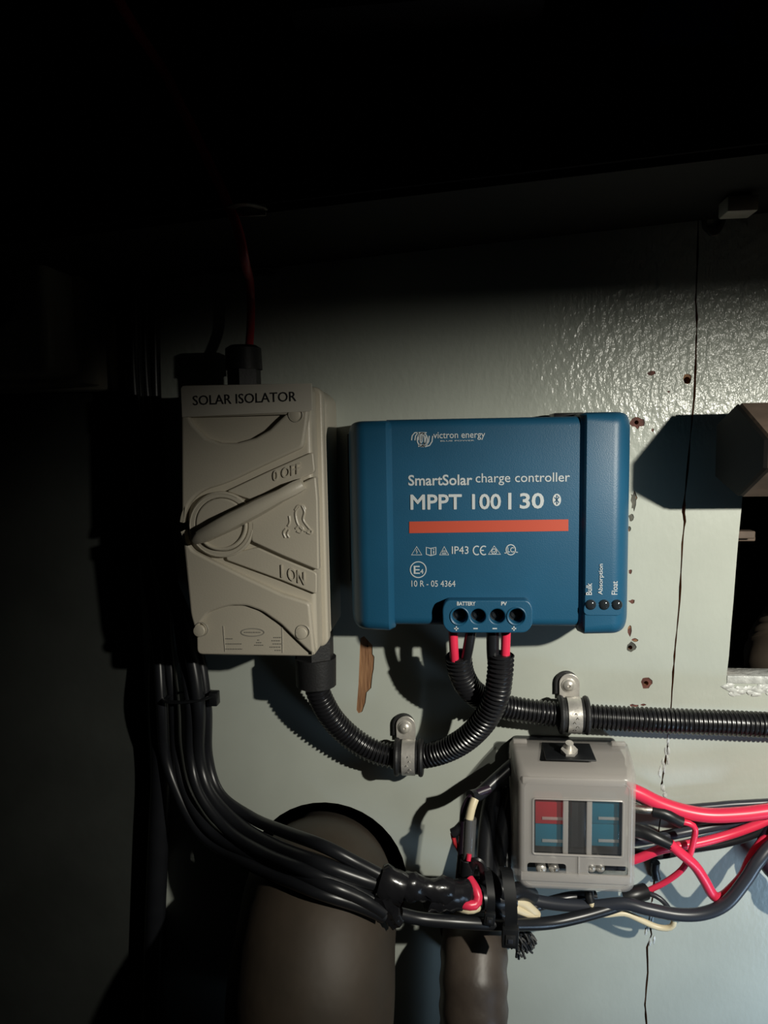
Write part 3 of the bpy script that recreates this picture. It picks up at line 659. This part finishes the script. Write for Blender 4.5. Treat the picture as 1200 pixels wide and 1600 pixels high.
# eight sided timber end above the opening
bm = bmesh.new(); L0 = W(1128, 715, .03).x; zc = W(1140, 718, .05).z; rings = []
oct_ = [(d_, W(px_, py_, d_).z-zc) for px_, py_, d_ in ((1118, 745, .02), (1118, 662, .02), (1150, 630, .055), (1194, 686, .103), (1194, 732, .103), (1156, 776, .062))]
for x, s_ in ((L0, .93), (L0+.0025, 1), (.55, 1)):
    rings.append([bm.verts.new((x, -(.055+(d_-.055)*s_), zc+z_*s_)) for d_, z_ in oct_])
for a, b_ in zip(rings, rings[1:]):
    for i in range(6): bm.faces.new((a[i], a[(i+1) % 6], b_[(i+1) % 6], b_[i]))
bm.faces.new(rings[0]); bm.faces.new(rings[-1])
post = thing('timber_beam', 'faceted brown timber end jutting in at the right edge, above the opening', 'beam', (L0+.02, 0, zc))
obj('beam_end', bm, M['beamwood'], post, smooth=False)
bm = bmesh.new(); r1 = [bm.verts.new((L0-.0012, -(.055+(d_-.055)*.95), zc+z_*.95)) for d_, z_ in oct_]; r2 = [bm.verts.new((L0+.0004, -(.055+(d_-.055)*.99), zc+z_*.99)) for d_, z_ in oct_]
for i in range(6): bm.faces.new((r1[i], r1[(i+1) % 6], r2[(i+1) % 6], r2[i]))
bm.faces.new(r1); bm.faces.new(r2); obj('shaded_end_face', bm, M['darkwood'], post, smooth=False)['label'] = 'end face with shade put into its colour'  # end turned away from the torch: its shade is coloured in
bm = bmesh.new(); box(bm, L0+.03, .5, zc-.016, zc+.016, 0, .02); obj('mounting_batten', bm, M['darkwood'], post)

# ============================================================ FUSE BOX
fb = thing('fuse_box', 'blade fuse box with frosted clear cover and black base', 'fuse box', W(890, 1400, 0))
fx0, fx1 = XZ(803, 1300, .056)[0], XZ(1000, 1300, .056)[0]; fz1, fz0 = XZ(900, 1207, .056)[1], XZ(900, 1401, .056)[1]
bm = bmesh.new(); bx0 = W(784, 1170, .008).x; bx1 = W(968, 1170, .008).x; bz1 = W(880, 1157, .008).z
plate('base', [roundpoly([(fx0-.001, fz0+.002), (fx1-.001, fz0+.002), (fx1-.001, bz1-.010), (fx1-.007, bz1), (fx0+.004, bz1), (fx0-.001, bz1-.008)], .002)], 0, .014, M['black'], fb, .001); bm.free()
print('FUSE', fx0, fx1, fz0, fz1, bx0, bx1, bz1)
bm = bmesh.new(); box(bm, fx0+.004, fx1-.004, fz0+.006, fz1-.006, .013, .034, .001); obj('fuse_carrier', bm, M['black'], fb)
# cover: front plate with window and slots, sides lofted back to the base
win = rrect(XZ(833, 1300, .056)[0], XZ(973, 1300, .056)[0], XZ(900, 1336, .056)[1], XZ(900, 1249, .056)[1], .0015, 3)
slot1 = rrect(XZ(824, 1300, .056)[0], XZ(885, 1300, .056)[0], XZ(900, 1368, .056)[1], XZ(900, 1351, .056)[1], .002, 3)
slot2 = rrect(XZ(920, 1300, .056)[0], XZ(982, 1300, .056)[0], XZ(900, 1366, .056)[1], XZ(900, 1351, .056)[1], .002, 3)
cover = thing('x', '', '', (0, 0, 0)); bpy.data.objects.remove(cover)
n_ = 5
def ringat(d, e, r, dzt=0): return [(x, -d, z) for x, z in rrect(fx0-e, fx1+e, fz0-e, fz1+e+dzt, r, n_)]
bm = bmesh.new(); prof = [(.015, .0005, .004, .004), (.030, .0, .005, .0025), (.046, -.001, .006, .0008), (.052, -.0022, .007, 0), (.0548, -.0042, .007, 0), (.056, -.0068, .006, 0)]
RR = [[bm.verts.new(p) for p in ringat(*q)] for q in prof]
for a, b_ in zip(RR, RR[1:]):
    for i in range(len(a)):
        # notch in the top side for the stud
        bm.faces.new((a[i], a[(i+1) % len(a)], b_[(i+1) % len(a)], b_[i]))
cv = obj('cover', bm, M['frost'], fb)
sol = cv.modifiers.new('thickness', 'SOLIDIFY'); sol.thickness = .0014; sol.offset = -1
# front plate of cover with the openings: sub-part
e_ = -.0066
plate('cover_face', [rrect(fx0-e_, fx1+e_, fz0-e_, fz1+e_, .006, 6), win, slot1, slot2], .0545, .0561, M['frost'], cv, .0003)
plate('window_pane', [win], .0530, .0538, M['clear'], cv)
bm = bmesh.new(); wx = [p[0] for p in win]; wz = [p[1] for p in win]
sweep(bm, [Vector((x, -.0566, z)) for x, z in win+[win[0]]], .0007, 6, cap=False)
box(bm, min(wx)+.020, min(wx)+.0235, min(wz), max(wz), .0525, .0555, .0004); box(bm, max(wx)-.0235, max(wx)-.020, min(wz), max(wz), .0525, .0555, .0004)
obj('window_frame', bm, M['frost'], cv)
bm = bmesh.new(); pxbox(bm, 814, 985, 1370, 1376, .0555, .0575, .0006); pxbox(bm, 903, 906, 1338, 1370, .0555, .0570, .0004); obj('cover_rib', bm, M['frost'], cv)
bm = bmesh.new(); pxbox(bm, 816, 978, 1219, 1226, .0530, .0562, .0012); obj('cover_rib', bm, M['frost'], cv)
# fuses
def fuse(px0, px1, py0, py1, m):
    bm = bmesh.new(); pxbox(bm, px0, px1, py0, py1, .034, .050, .0008); f = obj('fuse', bm, m, fb)
    bm = bmesh.new(); pxbox(bm, px0+11, px1-1, py1-9, py1-6, .049, .0508, .0003); obj('fuse_ridge', bm, M['frost'], f)
fuse(836, 882, 1254, 1287, M['fuse_red']); fuse(836, 882, 1289, 1322, M['fuse_blue']); fuse(924, 968, 1254, 1287, M['fuse_blue']); fuse(924, 968, 1289, 1322, M['fuse_blue'])
bm = bmesh.new(); pxbox(bm, 892, 916, 1254, 1324, .034, .048, .001); obj('spare_slot_cap', bm, M['black'], fb)
bm = bmesh.new(); pxbox(bm, 912, 922, 1256, 1322, .034, .044, .0006); obj('spare_fuse', bm, M['fuse_blue'], fb)
for x, y in ((846, 1360), (866, 1360), (924, 1358), (938, 1358)):
    bm = bmesh.new(); c_ = W(x, y, .046); disc(bm, (c_.x, -.034, c_.z), .0036, .010, 20); screw(bm, (c_.x, -.044, c_.z), .0034, .002); obj('terminal_screw', bm, M['steel'], fb)
bm = bmesh.new(); pxbox(bm, 946, 978, 1354, 1360, .040, .046, .0008); obj('ring_terminal', bm, M['grey_cable'], fb)
# stud and nut in the notch on top
c_ = W(889, 1192, .036); 
bm = bmesh.new(); box(bm, c_.x-.017, c_.x+.017, fz1+.0032, fz1+.0044, .018, .046, .0006); obj('stud_recess', bm, M['black'], fb)
bm = bmesh.new(); disc(bm, (c_.x, -.036, fz1+.0042), .0058, .004, 6, axis=(0, -.35, 1)); disc(bm, (c_.x, -.036, fz1+.008), .0028, .005, 14, axis=(0, -.35, 1)); obj('stud_nut', bm, M['steel'], fb)
for x in (fx0+.002, fx1-.012):
    bm = bmesh.new(); box(bm, x, x+.010, fz1+.001, fz1+.0062, .016, .020, .001); obj('cover_latch', bm, M['frost'], fb)

# ============================================================ CABLES RIGHT OF THE FUSE BOX
FBX = fx1-.002
def cb(name, pts, r, m, label, cat='cable', **k): return tag(cable(name, pts, r, m, **k), label, cat)
cb('thick_red_cable', [(975, 1230, .030), (1000, 1240, .030), (1030, 1255, .030), (1070, 1268, .030), (1110, 1274, .030), (1160, 1272, .030), (1210, 1266, .030), (1290, 1258, .03), (1750, 1258, .03)], .0050, M['red'], 'thick bright red battery cable, uppermost right of the fuse box', seg=16)
cb('black_cable', [(975, 1226, .012), (1020, 1245, .012), (1060, 1262, .010), (1110, 1260, .010), (1160, 1256, .010), (1290, 1252, .010), (1750, 1252, .010)], .0028, M['grey_cable'], 'black cable showing just above and behind the thick red cable')
cb('red_cable', [(985, 1345, .022), (1003, 1339, .024), (1030, 1328, .026), (1060, 1322, .024), (1095, 1316, .022), (1140, 1304, .020), (1180, 1290, .020), (1210, 1278, .02), (1290, 1258, .02), (1750, 1258, .02)], .0032, M['red'], 'middle red cable rising gently from the fuse box towards the right edge')
cb('black_cable', [(985, 1312, .012), (1020, 1310, .012), (1060, 1302, .012), (1110, 1292, .010), (1160, 1282, .010), (1290, 1262, .010), (1750, 1262, .010)], .0036, M['grey_cable'], 'black cable just above the middle red cable')
cb('black_cable', [(980, 1330, .008), (1030, 1336, .008), (1080, 1326, .010), (1130, 1318, .012), (1180, 1302, .014), (1220, 1270, .014), (1290, 1240, .014), (1750, 1240, .014)], .0030, M['cable'], 'black cable just below the middle red cable')
# crimped red leads
t = thing('red_lead', 'thin red lead with black crimp sleeve, kinking down beside the fuse box top right', 'wire', W(1066, 1285, .034))
cable('sheath', [(1062, 1283, .034), (1078, 1287, .035), (1086, 1294, .035), (1085, 1308, .034), (1078, 1335, .033), (1066, 1358, .030), (1040, 1378, .026), (1012, 1392, .024)], .0021, M['red'], t)
cable('crimp_sleeve', [(1020, 1267, .032), (1040, 1272, .034), (1056, 1281, .034), (1065, 1285, .034)], .0042, M['black'], t)
cable('ring_terminal', [(985, 1262, .03), (1005, 1265, .032), (1020, 1266, .032)], .0030, M['dull_steel'], t)
t = thing('red_lead', 'red lead with long black crimp sleeve folding into a V at lower right', 'wire', W(1048, 1325, .04))
cable('sheath', [(1046, 1318, .040), (1062, 1332, .040), (1085, 1352, .038), (1100, 1374, .036), (1111, 1394, .034), (1119, 1402, .032), (1130, 1401, .030), (1145, 1388, .028), (1162, 1368, .026), (1172, 1345, .024), (1185, 1325, .022), (1205, 1308, .02), (1290, 1280, .02), (1750, 1280, .02)], .0036, M['red'], t)
cable('crimp_sleeve', [(985, 1295, .032), (1005, 1300, .036), (1025, 1309, .039), (1048, 1320, .040)], lambda s, T: .0052-.0016*s/T, M['black'], t)
cb('black_cable', [(800, 1395, .03), (850, 1410, .032), (920, 1416, .034), (975, 1412, .036), (1010, 1420, .038), (1060, 1429, .038), (1100, 1427, .038), (1135, 1411, .038), (1165, 1375, .036), (1185, 1345, .034), (1215, 1315, .030), (1290, 1280, .03), (1750, 1280, .03)], .0044, M['grey_cable'],
   'thick dark cable sagging in a deep curve below the fuse box, lower right', seg=16)
cb('purple_cable', [(1750, 1500, .025), (1290, 1420, .025), (1225, 1375, .025), (1200, 1350, .022), (1195, 1325, .018), (1215, 1290, .016), (1290, 1260, .016), (1750, 1260, .016)], .0060, M['purple'], 'dark purple cable curling at the right edge beside the sagging cable')
# black end cap with short lead hitting the wall
bm = bmesh.new(); sweep(bm, resample([W(1024, 1347, .004), W(1023, 1358, .003), W(1026, 1372, .002)], .002), .0034, 10); tag(obj('wire_cap', bm, M['black']), 'small black insulated wire end cap on the wall, right of the fuse box', 'wire cap')
# cream wire loop
cb('cream_wire', [(922, 1398, .034), (924, 1412, .036), (930, 1425, .036), (945, 1429, .035), (975, 1427, .034), (1000, 1437, .034), (1025, 1448, .034), (1045, 1450, .035), (1053, 1442, .036), (1050, 1428, .037)], .0021, M['cream'], 'cream wire looping under the fuse box and the sagging dark cable', 'wire')
cb('brown_wire', [(1002, 1396, .026), (1020, 1398, .028), (1036, 1408, .030), (1048, 1424, .031), (1052, 1436, .035)], .0018, M['grey_cable'], 'thin dark wire arching down to the cream wire loop', 'wire')
cb('crimp_sleeve', [(975, 1402, .030), (990, 1398, .030), (1008, 1393, .026)], .0058, M['black'], 'black crimp sleeve joining wires under the fuse box right corner', 'sleeve')
cb('crimp_sleeve', [(920, 1392, .032), (921, 1402, .034), (923, 1410, .035)], .0032, M['black'], 'small black sleeve on the cream wire under the fuse box', 'sleeve')
# cables under the box from zip-tie to right
cb('black_cable', [(625, 1428, .085), (660, 1436, .08), (720, 1441, .075), (780, 1444, .066), (850, 1443, .050), (900, 1434, .042), (950, 1420, .036), (985, 1408, .032)], .0042, M['cable'], 'long black cable curving low under the zip tie and fuse box', seg=16)
cb('black_cable', [(790, 1400, .04), (820, 1418, .036), (850, 1412, .03), (890, 1402, .025), (930, 1400, .02)], .0040, M['cable'], 'short black cable tucked under the fuse box left corner')
cb('cream_wire', [(800, 1408, .052), (815, 1410, .05), (830, 1422, .048), (838, 1430, .046)], .0036, M['cream'], 'cream wire end beside the large zip tie, upper', 'wire')
cb('cream_wire', [(762, 1412, .058), (775, 1414, .060), (800, 1418, .055), (818, 1426, .052), (836, 1432, .048)], .0028, M['cream'], 'cream wire end beside the large zip tie, lower', 'wire')

# ============================================================ LEFT OF THE FUSE BOX: inline fuse, tape, ties
t = thing('inline_fuse_holder', 'clear tube inline fuse holder standing between tape and fuse box', 'fuse holder', W(732, 1375, .05))
cable('clear_tube', [(735, 1278, .050), (733, 1310, .052), (731, 1345, .053)], .0044, M['tube_clear'], t)
cable('fuse_core', [(734, 1278, .050), (732, 1345, .053)], .0020, M['grey_cable'], t)
cable('end_cap', [(731, 1343, .053), (730, 1356, .053), (729, 1366, .053)], .0052, M['black'], t)
cable('red_tip', [(733, 1334, .056), (732, 1345, .0575)], .0018, M['red'], t)
cb('cream_wire', [(742, 1248, .046), (737, 1262, .049), (733, 1280, .051)], .0030, M['cream'], 'short cream wire entering the top of the clear inline fuse holder', 'wire')
cb('purple_wire', [(765, 1232, .035), (740, 1243, .040), (727, 1262, .044), (724, 1290, .046), (722, 1330, .048), (718, 1372, .05)], .0030, M['purple'], 'dark purple wire running down left of the clear inline fuse holder', 'wire')
cb('black_wire', [(800, 1195, .02), (770, 1222, .03), (750, 1240, .036), (735, 1245, .042)], .0045, M['cable'], 'black wire from behind the fuse box to the inline fuse holder', 'wire')
cb('black_wire', [(726, 1285, .044), (714, 1298, .046), (707, 1302, .046)], .0034, M['cable'], 'short black wire stub left of the inline fuse holder', 'wire')
cb('thin_red_wire', [(707, 1302, .046), (710, 1315, .046), (716, 1326, .046), (721, 1338, .047)], .0016, M['red_dull'], 'thin dull red wire on the far left of the inline fuse holder', 'wire')
for i, (x0_, y0_, x1_, y1_, r_, lb) in enumerate(((800, 1230, 775, 1380, .0060, 'fat black cable dropping beside the left side of the fuse box'), (772, 1225, 758, 1372, .0065, 'fat black cable behind the clear inline fuse holder'), (795, 1290, 792, 1390, .0045, 'black cable hugging the left wall of the fuse box cover'))):
    cb('black_cable', [(x0_, y0_, .012), ((x0_+x1_)/2-4, (y0_+y1_)/2, .022), (x1_, y1_, .034), (x1_+4, y1_+30, .042)], r_, M['cable'], lb)
cb('red_wire', [(733, 1374, .062), (742, 1388, .067), (747, 1402, .070), (743, 1413, .072), (732, 1414, .074), (720, 1411, .072), (706, 1406, .066)], .0034, M['red'], 'short red wire hooking out of the black tape below the inline fuse', 'wire')
cb('cream_wire', [(749, 1408, .064), (745, 1418, .070), (733, 1421, .0725), (722, 1419, .072), (708, 1414, .066)], .0030, M['cream'], 'cream wire curled under the short red hooked wire', 'wire')
# clip / latch next to the inline fuse
t = thing('cable_clip', 'black hooked plastic clip at the foot of the inline fuse holder', 'clip', W(755, 1378, .05))
bm = bmesh.new(); sweep(bm, resample(spline([W(735, 1358, .055), W(742, 1345, .058), (W(752, 1350, .058)), W(756, 1365, .058), W(759, 1378, .056), W(768, 1374, .054)]), .0015), .0030, 8, flat=.6); obj('hook', bm, M['black'], t)
bm = bmesh.new(); pxbox(bm, 722, 765, 1370, 1382, .040, .050, .001); obj('body', bm, M['black'], t)
# zip ties
def ziptie(cx, cy, d, L_, wd, label, tilt=0, top=0):
    p = W(cx, cy, d); t = thing('zip_tie', label, 'zip tie', p)
    bm = bmesh.new(); hw = wd*1.35; box(bm, -hw, hw, -hw*1.25, hw*1.25, -wd*.9, wd*.9, .0006)
    R_ = Matrix.Rotation(tilt, 3, 'Y')
    for v in bm.verts: v.co = p+R_@v.co
    obj('head', bm, M['black'], t)
    bm = bmesh.new(); box(bm, -hw*.6, hw*.6, -hw*.75, hw*.55, wd*.85, wd*1.1, .0002)
    for v in bm.verts: v.co = p+R_@v.co
    obj('head_slot', bm, M['dull_steel'] if 0 else M['rubber'], t)
    bm = bmesh.new(); box(bm, -hw*.3, hw*.3, -hw*.45, hw*.1, wd*1.05, wd*1.25, .0002)
    for v in bm.verts: v.co = p+R_@v.co
    obj('pawl', bm, M['grey_cable'], t)
    bm = bmesh.new()
    pts = [Vector((0, 0, hw)), Vector((0, -.001, hw+L_*.3)), Vector((-.001, .001, hw+L_*.65)), Vector((-.003, .010, hw+L_)), Vector((-.004, .022, hw+L_*.9))]
    pth = resample(spline([p+R_@q for q in pts]), .0015); rings = []
    for q in pth: rings.append([bm.verts.new(q+R_@Vector((sx*wd, sy*.0008, 0))) for sx, sy in ((-1, -1), (1, -1), (1, 1), (-1, 1))])
    for a_, b2 in zip(rings, rings[1:]):
        for k in range(4): bm.faces.new((a_[k], a_[(k+1) % 4], b2[(k+1) % 4], b2[k]))
    bm.faces.new(rings[0]); bm.faces.new(rings[-1]); obj('strap', bm, M['black'], t)
ziptie(797, 1462, .076, .032, .0040, 'large black zip tie with square head hanging below the wire bundle', .05)
ziptie(765, 1434, .074, .020, .0026, 'smaller black zip tie left of the large one on the bundle', .12)
cb('black_cable', [(760, 1370, .05), (775, 1385, .055), (795, 1395, .056), (812, 1392, .05), (830, 1400, .04)], .0060, M['cable'], 'black cable crossing behind the large zip tie up to the fuse box')
# tape-wrapped bundle
t = thing('taped_joint', 'lumpy joint wrapped in shiny black tape on the cable bundle', 'tape', W(650, 1400, .085))
def wrap(name, pts, rfun, flat=.8):
    bm = bmesh.new(); path = resample(spline([W(*p) for p in pts]), .0025); sweep(bm, path, rfun, 20, flat=flat)
    random.seed(len(name)+len(pts))
    for v in bm.verts:
        h = math.sin(v.co.x*900+v.co.z*400)*.0005+math.sin(v.co.z*1100-v.co.x*300)*.0004; v.co.y += h; v.co.z += h*.8
    return obj(name, bm, M['tape'], t)
wrap('tape_wrap', [(592, 1378, .09), (610, 1384, .09), (632, 1391, .09)], lambda s, T: .0115+.001*math.sin(s*300))
wrap('tape_wrap', [(628, 1384, .085), (655, 1388, .082), (680, 1392, .08), (700, 1392, .075)], lambda s, T: .0085+.0012*math.sin(s*260))
wrap('tape_wrap', [(668, 1398, .078), (695, 1400, .074), (720, 1398, .068), (735, 1398, .062)], lambda s, T: .0105-.0002*s)
wrap('tape_flap', [(598, 1395, .095), (606, 1415, .093), (612, 1432, .09), (622, 1444, .088)], lambda s, T: .0095-.0045*s/T, .55)
cb('black_cable', [(700, 1398, .066), (735, 1402, .060), (770, 1405, .056), (800, 1402, .05)], .0085, M['cable'], 'fat black cable between the taped joint and the large zip tie')
cb('black_wire', [(740, 1385, .056), (760, 1400, .06), (772, 1420, .062), (790, 1430, .06), (830, 1440, .05)], .0035, M['cable'], 'black wire woven between the two zip ties', 'wire')

# ============================================================ LEFT CABLE BUNDLE
G = 'black cables sweeping down left of the isolator'
bundle = [
    ([(214, 330, 0.02), (216, 600, 0.02), (250, 850, 0.02), (305, 1000, 0.022), (322, 1100, 0.026), (324, 1180, 0.019), (343, 1240, 0.025), (392, 1277, 0.037), (440, 1298, 0.061), (505, 1322, 0.088), (560, 1350, 0.09), (615, 1378, 0.09)], .0042, 'black cable on the upper right edge of the left bundle'),
    ([(206, 330, 0.03), (208, 600, 0.03), (240, 850, 0.03), (292, 1000, 0.032), (310, 1100, 0.036), (311, 1180, 0.025), (328, 1240, 0.031), (375, 1290, 0.043), (430, 1322, 0.067), (495, 1348, 0.095), (555, 1370, 0.095), (600, 1385, 0.09)], .0048, 'black cable second from the right edge of the left bundle'),
    ([(226, 330, 0.016), (228, 600, 0.016), (262, 850, 0.018), (283, 1000, 0.024), (297, 1100, 0.034), (298, 1180, 0.027), (312, 1240, 0.035), (356, 1297, 0.047), (410, 1332, 0.072), (478, 1360, 0.098), (540, 1384, 0.098), (590, 1410, 0.095)], .0040, 'black cable third from the right edge of the left bundle, shiny'),
    ([(240, 330, 0.012), (242, 600, 0.012), (255, 850, 0.014), (262, 1000, 0.018), (272, 1100, 0.022), (276, 1170, 0.017), (288, 1230, 0.025), (318, 1285, 0.037), (358, 1318, 0.05), (420, 1346, 0.074), (500, 1378, 0.102), (560, 1402, 0.1), (600, 1425, 0.095)], .0044, 'black cable on the lower outer side of the left bundle'),
    ([(192, 330, 0.02), (194, 600, 0.02), (222, 850, 0.02), (245, 1000, 0.022), (252, 1100, 0.03), (258, 1180, 0.021), (280, 1245, 0.027), (310, 1298, 0.037), (350, 1330, 0.05), (410, 1360, 0.078), (490, 1392, 0.104), (560, 1415, 0.1), (600, 1432, 0.094)], .0040, 'black cable on the far left of the bundle, curving under it'),
]
for i, (pts, r_, lb) in enumerate(bundle): tag(cable('black_cable', pts, r_, M['cable'], seg=14, step=.004), lb, 'cable', G)
cb('black_cable', [(250, 1000, .016), (248, 1100, .014), (252, 1200, .012), (248, 1300, .012), (244, 1400, .012), (238, 1560, .012), (232, 1760, .012)], .0080, M['cable'], 'thick black cable dropping straight down at lower left of the isolator')
t = thing('cable_tie_wrap', 'dull black tie band round the left bundle just below the isolator', 'zip tie', W(290, 1090, .03))
bm = bmesh.new(); c0 = W(296, 1088, .030); sweep(bm, [c0+Vector((.0185*math.cos(a), .012*math.sin(a), .0015*math.cos(a))) for a in [k*math.pi/16 for k in range(33)]], .0026, 8, cap=False, flat=.35); obj('band', bm, M['black'], t)
bm = bmesh.new(); c1 = c0+Vector((.019, 0, .0)); box(bm, c1.x-.003, c1.x+.003, c1.z-.006, c1.z+.004, .026, .034, .0008); obj('band_head', bm, M['black'], t)
